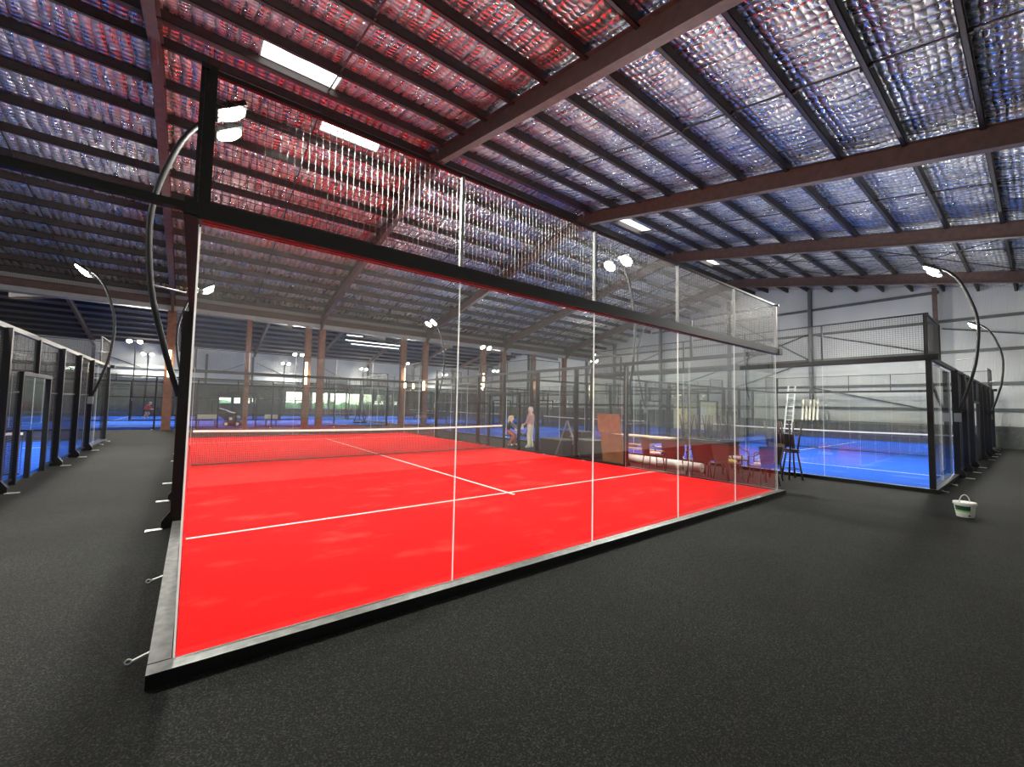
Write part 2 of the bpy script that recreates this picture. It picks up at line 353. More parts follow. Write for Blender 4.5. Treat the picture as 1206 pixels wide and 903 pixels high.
ordn=['first','second','third','fourth','fifth','sixth','seventh','eighth','ninth','tenth','eleventh','twelfth','thirteenth','fourteenth','fifteenth','sixteenth']
def purlin(y,lab,off=.375,mat='purlin',h=.27):
    z=rz_(y)+off; mb=MB()
    mb.box((X0,-.04,-h/2),(X1,-.025,h/2)).box((X0,-.04,-h/2),(X1,.065,-h/2+.015)).box((X0,-.04,h/2-.015),(X1,.065,h/2)).box((X0,.05,-h/2),(X1,.065,-h/2+.04))
    tag(mb.build('roof_purlin',M[mat],None,(0,y,z)),lab,'purlin','roof purlins')
for i,y in enumerate(SP): purlin(y,'dark steel purlin under the near foil slope, %s down from the ridge'%ordn[i])
for i,y in enumerate(NP): purlin(y,'dark steel purlin under the far foil slope, %s down from the ridge'%ordn[i])
for i,y in enumerate(LP): purlin(y,'dark steel purlin under the dark far ceiling, %s beyond the eave beam'%ordn[i],.31)
# bridging rods mid-bay
k=0
for i,(a,b) in enumerate(zip(RX,RX[1:])):
    xm=(a+b)/2
    for side,lines in (('near',SP),('far',NP)):
        mb=MB(); y0,y1=lines[0],lines[-1]
        mb.bar((xm,y0,rz_(y0)+.34),(xm,y1,rz_(y1)+.34),.035,.035)
        for y in lines: mb.bar((xm,y-.11,rz_(y)+.30),(xm,y+.11,rz_(y)+.30),.05,.10)
        tag(mb.build('bridging_rod',M['purlin']),'thin dark bridging rod under the %s slope, in the %s bay from the left'%(side,ordn[i]),'rod','bridging rods')
# cross bracing in the bay before the last rafter
for i,(ya,yb) in enumerate(((-4.0,2.8),(2.8,-4.0),(2.8,9.6),(9.6,2.8))):
    mb=MB().tube([(22.9,ya,rz_(ya)+.1),(30.95,yb,rz_(yb)+.1)],.025,6)
    tag(mb.build('brace_rod',M['purlin']),'diagonal brace rod under the near slope by the gable end, %s of four'%ordn[i],'rod','roof brace rods')
# lean-to rafters
for i,x in enumerate([-7.5,-1.3,5.1,11.6,17.6,24.0,30.3]):
    t=thing('far_hall_rafter','brown rafter pair under the dark far ceiling, %s from the left'%ordn[i],'rafter',(x,RY2,RZ2),0,'far hall rafters')
    MB().ibeam((0,0,0),(0,Y1-.2-RY2,-SL*(Y1-.2-RY2)),.2,.42,.018).build('far_slope_beam',M['rust'],t)
    MB().ibeam((0,EAVE+.25-RY2,-SL*(RY2-EAVE-.25)),(0,0,0),.2,.42,.018).build('near_slope_beam',M['rust'],t)
# eave beam and gutter
MBb=MB(); MBb.ibeam((X0,27.5,7.36),(X1,27.5,7.36),.22,.40,.02); tag(MBb.build('eave_beam',M['rust']),'long brown beam across the columns below the far roof slope','beam')
g=MB(); g.box((X0,27.25,6.84),(X1,27.265,7.12)).box((X0,27.25,6.84),(X1,27.75,6.855)).box((X0,27.735,6.84),(X1,27.75,7.12)); tag(g.build('box_gutter',M['galv']),'long galvanised box gutter under the eave beam','gutter')
# ridge capping strip
g=MB().bar((X0,RY,RZ+.47),(X1,RY,RZ+.47),.16,.06); tag(g.build('ridge_beam',M['rust']),'pinkish brown ridge strip along the top of the ceiling','beam')

# columns under the eave
CX=[(-1.2,1),(2.62,0),(6.15,1),(6.95,0),(13.0,1),(14.9,1),(20.6,1),(22.9,0),(26.6,1),(30.95,0)]
cl=['left of the red court, beside the walkway','thin one right of the leftmost court post','left one of the close pair beyond the net','right one of the close pair beyond the net','left one of the wide pair beyond the net centre','right one of the wide pair beyond the net centre','left one of the pair behind the glass seam','right one of the pair behind the glass seam','behind the standing person','close to the gable end']
for (x,tb),l in zip(CX,cl):
    w=.40 if x!=2.62 else .26
    c=MB(); c.box((-w/2,-.2,0),(w/2,-.18,6.9)).box((-w/2,.18,0),(w/2,.2,6.9)).box((-.012,-.18,0),(.012,.18,6.9)).box((-.25,-.28,0),(.25,.28,.02))
    for zz in (2.4,4.8): c.box((-w/2,-.18,zz),(w/2,.18,zz+.012))
    o=c.build('steel_column',M['column'],None,(x,27.5 if x!=6.15 else 27.9,FLOOR)); tag(o,'orange-brown steel column '+l,'column','columns under the eave beam','thing')
TB=[(-1.2,3.75,1.5,'on the column left of the red court'),(6.05,3.66,1.5,'on the left column of the close pair'),(13.1,3.7,1.5,'on the left column of the wide pair'),(14.7,3.2,.75,'short one on the right column of the wide pair'),(20.5,3.79,1.5,'behind the first glass seam'),(26.9,3.68,1.5,'beside the standing person'),(35.35,3.64,1.5,'farthest right one on the gable wall')]
for x,z,h,l in TB:
    yy=27.24 if x not in (6.05,35.35) else (27.64 if x==6.05 else 28.45); x=35.62 if x==35.35 else x
    t=thing('tube_light','upright warm tube light '+l,'lamp',(x,yy,z),0,'upright tube lights')
    MB().box((-.07,.0,-h/2-.04),(.07,.05,h/2+.04)).build('housing',M['white'],t)
    MB().tube([(0,-.06,-h/2),(0,-.06,h/2)],.075,10).build('tube',M['tubel'],t)
    lg=bpy.data.lights.new('tube_glow','POINT'); lg.energy=22*h; lg.color=(1,.78,.45); lg.shadow_soft_size=.15
    lo=bpy.data.objects.new('tube_glow',lg); COL.objects.link(lo); lo.parent=t; lo.location=(0,-.3,0)
SR=[(-4.9,-2.9,38.2,8.78,'left of the column by the walkway'),(31.0,35.5,38.0,8.82,'far right one just over the gutter line'),(12.0,13.6,38.2,8.8,'short top one of four past the column pair'),(12.0,13.6,39.6,8.55,'second of four past the column pair'),(12.3,18.3,41.1,8.25,'third and long one of four past the column pair'),(13.2,18.6,42.2,8.05,'lowest long one of four past the column pair'),(23.4,25.1,38.6,8.75,'short one between the floodlights beyond the glass seam')]
for i,(xa,xb,y,z,l) in enumerate(SR):  # translucent roof strips drawn as glowing bars; housing and hangers are added
    t=thing('skylight_strip','white horizontal skylight strip '+l,'lamp',((xa+xb)/2,y,z),0,'skylight strips under the far ceiling')
    hw=(xb-xa)/2; MB().box((-hw,-.08,.02),(hw,.08,.09)).build('housing',M['white'],t); MB().box((-hw+.03,-.06,-.02),(hw-.03,.06,.02)).build('lit_face',M['strip'],t)
    for sx in (-.6,.6): MB().tube([(sx*hw,0,.09),(sx*hw,0,.42)],.006,5).build('hanger',M['galv'],t)

# gable wall steel
for i,(y) in enumerate([-5.9,.35,6.8,12.6,19.1,24.6,28.6,39.0]):
    c=MB().ibeam((0,0,0),(0,0,rz_(y)+.38-FLOOR),.2,.3,.016,up=(1,0,0))
    tag(c.build('wall_column',M['rust'] if i==1 else M['darksteel'],None,(X1-.35,y,FLOOR)),'upright steel post on the gable wall, %s from the right'%ordn[i],'column','gable wall posts','thing')
for i,z in enumerate([2.0,3.5,5.45,7.35,9.2]):
    dy=max(0,(RZ+.2-z)/SL); ya=max(Y0,RY-dy); yb=min(Y1,RY+dy)
    g=MB().box((-.1,ya,-.09),(-.02,yb,.09)); 
    tag(g.build('wall_rail',M['darksteel'],None,(X1,0,z)),'horizontal dark rail on the gable wall, %s up from the ledge'%ordn[i],'rail','gable wall rails')
BR=[((6.6,7.3),(.6,5.5)),((6.6,3.4),(.6,1.9)),((7.0,5.5),(12.4,9.2)),((12.4,5.5),(7.0,7.4)),((12.4,3.5),(7.0,5.4)),((.1,6.9),(-5.7,5.6)),((19.0,3.4),(12.8,5.3)),((19.0,7.2),(25.0,5.4))]
bl=['sloping down right from the tall post','low one behind the near blue court glass','rising left of the tall post to the roof','upper one left of the tall post','lower one left of the tall post','at the right edge behind the curved mast','left of the lit kiosk','toward the far corner']
for (p,q),l in zip(BR,bl):
    tag(MB().tube([(X1-.16,p[0],p[1]),(X1-.16,q[0],q[1])],.045,6).build('wall_brace',M['darksteel']),'dark diagonal brace on the gable wall, '+l,'brace','gable wall braces')
# north wall steel
for i,x in enumerate([-7.5,.9,5.0,11.8,17.7,24.0,30.2]):
    tag(MB().ibeam((0,0,0),(0,0,rz_(Y1)-.2-FLOOR),.2,.28,.016,up=(0,1,0)).build('far_wall_column',M['darksteel'],None,(x,Y1-.3,FLOOR)),'dark upright post on the far wall, %s from the left'%ordn[i],'column','far wall posts','thing')
for i,z in enumerate([3.7,4.65]):
    tag(MB().box((X0,Y1-.12,z-.07),(X1-.3,Y1-.02,z+.07)).build('far_wall_rail',M['darksteel']),'horizontal dark rail on the far wall, '+('lower' if i==0 else 'upper')+' one','rail','far wall rails')
for i,(xa,xb) in enumerate([(-7.2,-4.2),(4.7,2.2),(5.4,8.0),(12.2,14.6),(18.0,20.4)]):
    tag(MB().bar((xa,Y1-.08,5.9),(xb,Y1-.08,4.75),.07,.05).build('far_wall_brace',M['darksteel']),'short diagonal brace on the far wall, %s from the left'%ordn[i],'brace','far wall braces')

# ------------------------------------------------------------------ courts
CACHE={}
def cached(key,fn):
    if key not in CACHE: CACHE[key]=fn()
    return CACHE[key]
def pane_mesh(w,h):
    def f():
        t=.006; return MB().box((.004,-t,0),(w-.004,t,h),mats=[1,1,0,0,1,1]).mesh('glass_panel',[M['glass'],M['gedge']])
    return cached(('g',w,h),f)
def grid_mesh(w,h,sp=.05,r=.0022):
    def f():
        mb=MB(); n=int(round(w/sp)); 
        for i in range(n+1): mb.bar((i*w/n,0,0),(i*w/n,0,h),2*r,2*r,caps=False)
        k=int(round(h/sp))
        for j in range(k+1): mb.bar((0,2*r,j*h/k),(w,2*r,j*h/k),2*r,2*r,caps=False)
        return mb.mesh('wire_mesh',M['wire'])
    return cached(('m',w,h,sp),f)
BY=.07
def enclosure(name,label,origin,rz,corner_posts,silver_posts):
    t=thing(name,label,'court enclosure',(*origin,0),rz,'padel court enclosures')
    def bx(nm,lo,hi,mat='black'):
        if mat=='channel': return MB().box(lo,hi,mats=[1,0,1,1,1,1]).build(nm,[M['frame'],M['black']],t)  # channel sides set black to stand for their shade, top stays grey
        return MB().box(lo,hi).build(nm,M[mat],t)
    for end in (0,1):
        y=BY if end==0 else 20-BY; s=1 if end==0 else -1
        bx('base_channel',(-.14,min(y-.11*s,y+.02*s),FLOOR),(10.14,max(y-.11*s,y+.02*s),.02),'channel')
        seams=[0.0,2.06,4.07,6.07,8.03,10.0]
        for a,b in zip(seams,seams[1:]): place(pane_mesh(round(b-a,3),2.92),'glass_panel',t,(a,y,.02))
        bx('top_beam',(-.10,y-.06,2.945),(10.22,y+.06,3.075))
        place(grid_mesh(10.0,.95),'wire_mesh',t,(0,y,3.075))
        bx('top_rail',(-.05,y-.018,4.015),(10.07,y+.018,4.05))
        for x in seams[1:-1]: bx('mesh_post',(x-.014,y-.02,3.075),(x+.014,y+.02,4.02),silver_posts)
        for x in (0,10): bx('corner_post',(x-.055,y-.05,3.05) if x==0 else (x-.02,y-.03,3.05),(x+.04,y+.05,4.05) if x==0 else (x+.05,y+.03,4.05),'black' if (x==0 or silver_posts=='black') else silver_posts)
        if corner_posts:
            for x in (0,10): bx('corner_post',(x-.10 if x==0 else x-.0,y-.06*1,FLOOR),(x+.0 if x==0 else x+.10,y+.06,2.95))
    for side in (0,1):
        x=0 if side==0 else 10; s=-1 if side==0 else 1
        a,b=sorted((x+s*.02,x+s*.16)); R=lambda p,q: tuple(sorted((x+s*p,x+s*q)))
        for y0,y1 in ((.1,4.0),(16.0,19.9)):
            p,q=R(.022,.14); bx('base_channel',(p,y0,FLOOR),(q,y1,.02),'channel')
            for k in (0,1):
                place(pane_mesh(1.94,2.92),'glass_panel',t,(x+s*.009,y0+k*1.96,.0),PI/2)
        for yy in (.35,1.9,18.1,19.6):
            hk=MB(); hk.bar((x+s*.14,yy,FLOOR+.05),(x+s*.235,yy,FLOOR+.02),.02,.010); hk.tube([(x+s*(.25+.018*math.cos(a*PI/4)),yy,FLOOR+.022+.016*math.sin(a*PI/4)) for a in range(9)],.005,5,caps=False); hk.build('anchor_hook',M['alum'],t)
        p,q=R(.02,.10); bx('top_rail',(p,-.0,2.96),(q,20.0,3.05))
        # raised corner mesh
        for ya in (.0,18.0):
            place(grid_mesh(2.0,.95),'wire_mesh',t,(x+s*.03,ya,3.05),PI/2)
            p,q=R(.01,.05); bx('top_rail',(p,ya,4.0),(q,ya+2.0,4.04))
            yy=2.0 if ya==0 else 18.0; bx('mesh_post',(p,yy-.03,3.05),(q,yy+.03,4.04))
        for y in (4.05,6.05,8.0,12.0,14.0,16.0):
            p,q=R(.03,.17); po=bx('side_post',(p,y-.04,FLOOR),(q,y+.04,2.98))
            p,q=R(.10,.24); f=MB(); f.prism([(x+s*.17,FLOOR),(x+s*.26,FLOOR),(x+s*.26,.03),(x+s*.17,.16)],y-.05,y+.05,'y'); f.build('post_foot',M['black'],po)
            p,q=R(.24,.42); MB().box((p,y-.12,FLOOR),(q,y-.02,FLOOR+.012)).build('anchor_plate',M['alum'],po)
        for y in (9.05,11.1):
            p,q=R(.03,.12); bx('door_post',(p,y-.04,FLOOR),(q,y+.04,2.2))
        p,q=R(.03,.12); bx('door_lintel',(p,9.05,2.14),(q,11.1,2.22)); bx('lintel_strut',(p,10.0,2.2),(q,10.08,2.98))
        for ya,yb,z0,h in ((4.09,6.01,.05,2.9),(6.09,7.96,.05,2.9),(8.04,9.01,.05,2.9),(11.14,11.96,.05,2.9),(12.04,13.96,.05,2.9),(14.04,15.96,.05,2.9),(9.05,11.1,2.24,.7)):
            place(grid_mesh(round(yb-ya,2),h),'wire_mesh',t,(x+s*.06,ya,z0),PI/2)
        p,q=R(.04,.08)
        for ya,yb in ((4.05,9.05),(11.1,16.0)):
            bx('mid_rail',(p,ya,1.78),(q,yb,1.82)); bx('bottom_rail',(p,ya,.02),(q,yb,.06))
    return t
def turf_slab(name,label,origin,rz,mat):
    t=thing(name,label,'court surface',(*origin,0),rz,'padel court surfaces')
    MB().box((.0,BY+.02,FLOOR),(10,20-BY-.02,0)).build('turf',M[mat],t)
    h=.004
    for y in (3.05,16.95): MB().box((.02,y-.025,0),(9.98,y+.025,h)).build('service_line',M['line'],t)
    MB().box((4.975,2.85,0),(5.025,17.15,h+.001)).build('centre_line',M['line'],t)
    return t
def net(label,origin,rz):
    t=thing('court_net',label,'net',(*origin,0),rz,'padel court nets')
    for x in (-.06,10.06): 
        MB().box((x-.04,9.96,FLOOR),(x+.04,10.04,.97)).build('net_post',M['black'],t)
    n=60; mb=MB(); zt=lambda u:.92-.05*math.sin(PI*u)
    for i in range(n):
        a,b=i/n,(i+1)/n; mb.bar((.04+9.92*a,10,zt(a)-.025),(.04+9.92*b,10,zt(b)-.025),.022,.055,caps=(i in(0,n-1)))
    mb.build('top_tape',M['tape'],t)
    m2=MB(); w=.0042; N=220
    for i in range(N+1):
        u=i/N; m2.bar((.04+9.92*u,10,.03),(.04+9.92*u,10,zt(u)-.05),w*2,w*2,caps=False)
    for j in range(18):
        zz=.03+j/17*.78; m2.bar((.04,10.004,zz),(9.96,10.004,zz),w*2,w*2,caps=False)
    m2.build('net_mesh',M['net'],t)
    MB().box((.04,9.985,.012),(9.96,10.015,.04)).build('bottom_cord',M['net'],t)
    return t
CO=[('red',(0,0),0,'red','padel court with red turf in the centre',False,'galv','the red court'),
    ('west',(-12.87,.25),0,'blue','blue padel court left of the walkway',True,'black','the blue court left of the walkway'),
    ('east',(13.25,8.15),-PI/2,'blue','blue padel court on the right by the white bucket',True,'black','the blue court on the right'),
    ('northeast',(13.1,22.0),-PI/2,'blue','blue padel court behind the two people and the dark boxes',True,'black','the blue court behind the two people'),
    ('north',(-7.8,38.4),-PI/2,'blue','blue padel court beyond the column by the walkway',True,'black','the blue court beyond the walkway column'),
    ('farnorth',(13.4,38.4),-PI/2,'blue','blue padel court beyond the eave columns, behind the net posts',True,'black','the blue court beyond the eave columns'),
    ('last',(-7.8,49.4),-PI/2,'blue','',True,'black','the farthest blue court below the wide windows'),
    ('lastright',(13.4,49.4),-PI/2,'blue','',True,'black','the farthest blue court in the right corner')]
for key,org,rz,mat,lab,cp,sp,where in CO:
    enclosure('court_enclosure','glass and black mesh enclosure around '+where,org,rz,cp,sp)
    turf_slab('court_surface','%s turf court surface with white lines, %s'%('bright red' if mat=='red' else 'blue',where),org,rz,mat)
    net('black net with white tape on '+where,org,rz)
tag(MB().box((-3.0,BY-.03,3.0),(-.10,BY+.03,3.05)).build('tie_bar',M['black']),'thin black bar joining the red court corner to the court on the left','bar')

# ------------------------------------------------------------------ light masts
MP=[(-.13,1.55),(-.17,1.8),(-.26,2.1),(-.39,2.6),(-.51,3.13),(-.575,3.7),(-.59,4.2),(-.55,4.6),(-.46,4.98),(-.30,5.48),(-.12,5.80),(.05,5.97),(.22,6.05)]
def smooth(pts,n=5):
    out=[]
    for i in range(len(pts)-1):
        p0=pts[max(0,i-1)];p1=pts[i];p2=pts[i+1];p3=pts[min(len(pts)-1,i+2)]
        for k in range(n):
            t=k/n; out.append(tuple(.5*((2*b)+(-a+c)*t+(2*a-5*b+4*c-d)*t*t+(-a+3*b-3*c+d)*t**3) for a,b,c,d in zip(p0,p1,p2,p3)))
    out.append(pts[-1]); return out
EN=1.0
def make_mast(label,loc,rz,top,en):
    t=thing('light_mast',label,'light mast',loc,rz,'arched light masts')
    k=(top-1.55)/(6.05-1.55)
    pts=smooth([(x,0,1.55+(z-1.55)*k) for x,z in MP],3)
    MB().tube(pts,.038,8).build('arched_pole',M['black'],t)
    z3=1.55+(3.3-1.55)*k
    MB().tube([(-.53,0,z3),(-.15,0,z3-.04)],.012,6).build('stay_rod',M['galv'],t)
    MB().box((-.20,-.05,1.5),(-.06,.05,1.75)).build('clamp',M['galv'],t)
    MB().bar((.2,-.42,top),(.2,.42,top),.05,.05).build('cross_arm',M['black'],t)
    for sy in (-.3,.3):
        h=MB(); h.box((-.21,-.18,-.02),(.21,.18,.05))
        for f in range(7): h.box((-.15+f*.045,-.12,.05),(-.14+f*.045,.12,.09))
        hd=h.build('floodlight',M['black'],t,(.25,sy,top-.06)); hd.rotation_euler=(0,-.60,0)
        MB().ball((0,0,-.02),.19,.16,.07,16,8).build('lens',M['lens'],hd)
        lg=bpy.data.lights.new('flood_beam','AREA'); lg.shape='RECTANGLE'; lg.size=.3; lg.size_y=.24; lg.energy=en; lg.color=(1,.965,.88)
        lo=bpy.data.objects.new('flood_beam',lg); COL.objects.link(lo); lo.parent=hd; lo.location=(0,0,-.10)
    lg=bpy.data.lights.new('added_ceiling_fill','POINT'); lg.energy=FILL*(.55 if loc[1]>45 else 1.6 if loc[1]>30 else 1.0); lg.color=(1,.97,.90); lg.shadow_soft_size=.12  # added fill point light for the ceiling, not part of the floodlights
    lo=bpy.data.objects.new('added_ceiling_fill',lg); COL.objects.link(lo); lo.parent=t; lo.location=(.55,0,top-.35)
    return t
E0=400.; FILL=265.
for nm,x,rz in (('left',0,0),('right',10,PI)):
    for y,d in ((4.1,'near the back glass'),(16.2,'beyond the net')):
        make_mast('arched light mast with two floodlights, %s side of red court, %s'%(nm,d),(x,y,0),rz,6.05,E0)
for y,d in ((4.1,'at the left edge'),(16.2,'near its far end')):
    make_mast('arched light mast on the walkway side of the left blue court, '+d,(-2.87,y,0),PI,6.05,E0)
for x,d in ((17.3,'first'),(29.4,'second')):
    make_mast('arched light mast on the outer side of the right blue court, %s from the bucket'%d,(x,-1.85,0),PI/2,6.05,E0)
    make_mast('arched light mast on the inner side of the right blue court, %s from the chairs'%d,(x,8.15,0),-PI/2,6.05,E0)
for x,d in ((17.0,'first'),(29.1,'second')):
    make_mast('arched light mast beyond the court behind the two people, %s from left'%d,(x,22.0,0),-PI/2,6.05,E0)
for i,x in enumerate((-3.7,7.4,17.7,29.6)):
    make_mast('light mast between the two rows of far courts, %s from the left'%ordn[i],(x,38.4,0),-PI/2,6.05,E0*1.25)
for i,x in enumerate((-3.7,8.1,16.9,28.4)):
    make_mast('light mast at the far wall, %s from the left'%ordn[i],(x,49.4,0),-PI/2,6.05,E0*1.25)

# ------------------------------------------------------------------ furniture
# bucket
t=thing('bucket','white plastic bucket with green label and raised handle on the black floor','bucket',(10.78,-2.58,FLOOR))
MB().lathe([(.145,0),(.15,.005),(.185,.27),(.185,.275)],32).build('tub',M['white'],t)
MB().lathe([(.20,.265),(.205,.27),(.205,.315),(.19,.322),(.17,.315),(.0,.315)],32).build('lid',M['white'],t)
def band(z0,z1,a0,a1,mat,nm,out=.002):
    mb=MB(); n=16
    for i in range(n+1):
        a=a0+(a1-a0)*i/n
        for z in (z0,z1):
            r=.15+(.035)*(z/.27)+out; mb.v.append((r*math.cos(a),r*math.sin(a),z))
    for i in range(n): mb.face([2*i,2*i+2,2*i+3,2*i+1],0,True)
    mb.build(nm,mat,t)
aw=math.atan2(-3.45+2.58,0-10.78)
band(.15,.245,aw-1.15,aw+.55,M['green'],'label'); band(.115,.148,aw-1.15,aw+.55,M['lime'],'label_stripe'); band(.03,.06,aw+.35,aw+.55,M['green'],'label_mark')
cs=[]; 
for i in range(17):
    a=PI*i/16; cs.append((.17*math.cos(a)*.79*.75-.02,-.17*math.cos(a)*.61*.75,.305+.17*math.sin(a)))
MB().tube(cs,.010,8).build('handle',M['white'],t)
t.scale=(.72,.72,.80)

# picnic table
t=thing('picnic_table','long timber picnic table with bench seats behind the side glass','table',(12.25,4.9,FLOOR),0)
for i in range(4): MB().box((-.36+i*.185,-1.15,.80),(-.36+i*.185+.17,1.15,.845)).build('table_plank',M['wood'],t)
for sx in (-.62,.62): 
    MB().box((sx-.14,-1.1,.43),(sx+.14,1.1,.47)).build('bench_seat',M['wood'],t)
for sy in (-.75,.75):
    MB().bar((0,sy,0),(0,sy,.80),.10,.14).bar((-.62,sy,.40),(.62,sy,.40),.07,.06).bar((-.45,sy,.03),(.45,sy,.03),.08,.06).build('trestle',M['chair'],t)

def make_chair(label,loc,rz,cushion=None):
    t=thing('armchair',label,'chair',loc,rz,'brown armchairs')
    MB().box((-.23,-.22,.42),(.23,.23,.45)).build('seat',M['chair'],t)
    b=MB(); n=9
    for i in range(n+1):
        u=-1+2*i/n
        for z,w in ((.43,.20),(.62,.24),(.92,.29)): b.v.append((u*w,-.22-.10*(z-.45)-.03*(1-u*u),z))
    for i in range(n):
        for k in range(2): b.face([3*i+k,3*i+3+k,3*i+4+k,3*i+k+1],0,True)
    k0=len(b.v)
    b.v+=[(x,y-.015,z) for x,y,z in b.v[:k0]]
    for i in range(n):
        for k in range(2): b.face([k0+3*i+k+1,k0+3*i+4+k,k0+3*i+3+k,k0+3*i+k],0,True)
    b.bar(b.v[2],b.v[3*n+2],.02,.03)
    b.build('backrest',M['chair'],t)
    for sx in (-1,1):
        for sy in (-1,1): MB().tube([(sx*.20,sy*.19,.43),(sx*.24,sy*.24,0)],.016,7).build('leg',M['chair'],t)
        MB().tube([(sx*.22,-.26,.80),(sx*.27,-.05,.67),(sx*.27,.16,.65),(sx*.23,.20,.45)],.014,7).build('armrest',M['chair'],t)
    if cushion:
        c=MB(); c.lathe([(.001,.45),(.19,.45),(.215,.475),(.19,.515),(.001,.53)],20,(0,.0,0),sy=1.0); c.build('cushion',M[cushion],t)
    return t
CH=[(10.72,3.55,-2.1,'floral','brown armchair nearest the picnic table, seen from the side'),(10.68,2.86,-1.05,None,'brown armchair second from the picnic table, its back to the fence'),(10.72,2.18,-.8,None,'brown armchair with its back to the fence, just left of the yellow cushion'),(11.30,2.02,-.9,None,'brown armchair half hidden behind the one with the yellow cushion'),
    (10.85,1.48,-1.9,'yellow','brown armchair with a yellow cushion'),(11.0,.72,-.6,'floral','brown armchair with a pink floral cushion, close to the glass corner'),(11.92,.98,1.0,'floral','brown armchair with floral cushion beside the tall stools'),(11.85,1.72,2.6,'floral','brown armchair with floral cushion between the others and the long table')]
for x,y,r,c,l in CH: make_chair(l,(x,y,FLOOR),r,c)

def make_stool(label,loc,rz,flip=False):
    t=thing('bar_stool',label,'stool',loc,rz,'tall dark bar stools')
    MB().lathe([(.001,.70),(.17,.70),(.18,.715),(.17,.74),(.001,.745)],18).build('seat',M['chair'],t)
    for a in range(4):
        c,s=math.cos(PI/4+a*PI/2),math.sin(PI/4+a*PI/2); MB().tube([(c*.13,s*.13,.71),(c*.24,s*.24,0)],.022,6).build('leg',M['chair'],t)
    MB().tube([(.19*math.cos(PI/4+i*PI/2),.19*math.sin(PI/4+i*PI/2),.28) for i in range(5)],.009,6).build('foot_rail',M['chair'],t)
    b=MB(); b.tube([(-.15,-.14,.72),(-.17,-.20,1.16),(.17,-.20,1.16),(.15,-.14,.72)],.018,6); b.box((-.17,-.22,.82),(.17,-.19,1.16)); b.build('backrest',M['chair'],t)
    return t
make_stool('tall dark bar stool standing just outside the glass corner, the nearest one',(12.55,.62,FLOOR),2.4)
make_stool('tall dark bar stool behind the nearest one, next to the glass corner',(12.75,1.15,FLOOR),-.7)
for nm,x,y,r in (('nearest',12.55,.62,.9),('other',12.75,1.15,.2)):
    s=make_stool('bar stool turned upside down on top of the %s tall stool by the glass corner'%nm,(x,y,FLOOR+1.49),r); s.rotation_euler=(PI,0,r)
    for ch in list(s.children):
        if ch.name.startswith('backrest'): bpy.data.objects.remove(ch)
t=thing('high_table','long dark high table with upturned stools on it behind the armchairs','table',(12.6,2.9,FLOOR))
MB().box((-.35,-.80,.80),(.35,.80,.86)).build('table_top',M['chair'],t)
for a in (-1,1):
    for b in (-1,1): MB().box((a*.28-.03,b*.78-.03,0),(a*.28+.03,b*.78+.03,.80)).build('leg',M['chair'],t)
MB().box((-.28,-.78,.66),(-.25,.78,.80)).build('apron',M['chair'],t)
for k,(dx,dy) in enumerate(((-.12,.60),(.10,.22),(-.12,-.18),(.08,-.58))):
    s=make_stool('upturned bar stool on the long dark table, %s from the left'%ordn[k],(12.6+dx,2.9+dy,FLOOR+1.607),.3+k*.4); s.rotation_euler=(PI,0,.3+k*.4)
    for ch in list(s.children):
        if ch.name.startswith('backrest'): bpy.data.objects.remove(ch)
# white roll beside the fence
t=thing('plastic_roll','long white wrapped roll lying by the red court fence','roll',(11.55,3.85,FLOOR+.13),-.06)
MB().tube([(0,-1.37,0),(0,1.37,0)],.13,18).build('roll_body',M['white'],t); MB().tube([(0,-1.42,0),(0,1.42,0)],.035,10).build('core',M['cream'],t)
# leaning boards
t=thing('plywood_screen','reddish-brown wooden board leaning upright outside the red court fence','board',(10.95,5.2,FLOOR))
def lean(y0,y1,z0,z1,x0,x1,th): 
    mb=MB(); mb.prism([(x0,z0),(x0+th,z0),(x1+th,z1),(x1,z1)],y0,y1,'y'); return mb
lean(-.45,.42,0,.93,.0,-.12,.03).build('lower_board',M['ply'],t); lean(-.42,.50,.95,1.58,-.13,-.22,.03).build('upper_board',M['ply'],t)
# dark storage boxes
def storage(label,loc,sx,sy,h,lid):
    t=thing('storage_box',label,'box',loc,0,'dark storage boxes')
    b=MB().box((-sx,-sy,.03),(sx,sy,h))
    for k in range(3): b.box((-sx-.006,-sy-.006,.1+k*h*.3),(sx+.006,sy+.006,.13+k*h*.3))
    b.build('body',M['rattan'],t); MB().box((-sx-.03,-sy-.03,h),(sx+.03,sy+.03,h+.05)).build('lid',M[lid],t)
    for a in (-1,1):
        for c in (-1,1): MB().box((a*sx-.03*(a>0)-.0,c*sy-.03*(c>0),0),(a*sx+.03*(a<0),c*sy+.03*(c<0),.03)).build('foot',M['rubber'],t)
storage('low dark rattan box nearest the standing person',(11.2,7.95,FLOOR),.42,.62,.50,'cover')
storage('dark rattan box behind the stepladder',(11.55,6.72,FLOOR),.40,.48,.55,'cover')
storage('taller dark box behind the other two boxes',(12.1,7.9,FLOOR),.35,.55,.78,'rattan')
# step ladder
t=thing('step_ladder','thin pale folding stepladder standing before the dark boxes','ladder',(10.75,6.5,FLOOR),.66)
f=MB()
for sx in (-.22,.22): f.bar((sx,-.0,0),(sx*.6,.42,1.3),.02,.03)
f.build('front_rail',M['galv'],t); f=MB()
for sx in (-.20,.20): f.bar((sx,.85,0),(sx*.6,.44,1.28),.018,.018)
f.build('rear_rail',M['galv'],t)
for k in range(4): MB().box((-.20+.02*k,.06+.08*k,.24+.25*k),(.20-.02*k,.15+.08*k,.265+.25*k)).build('step',M['galv'],t)
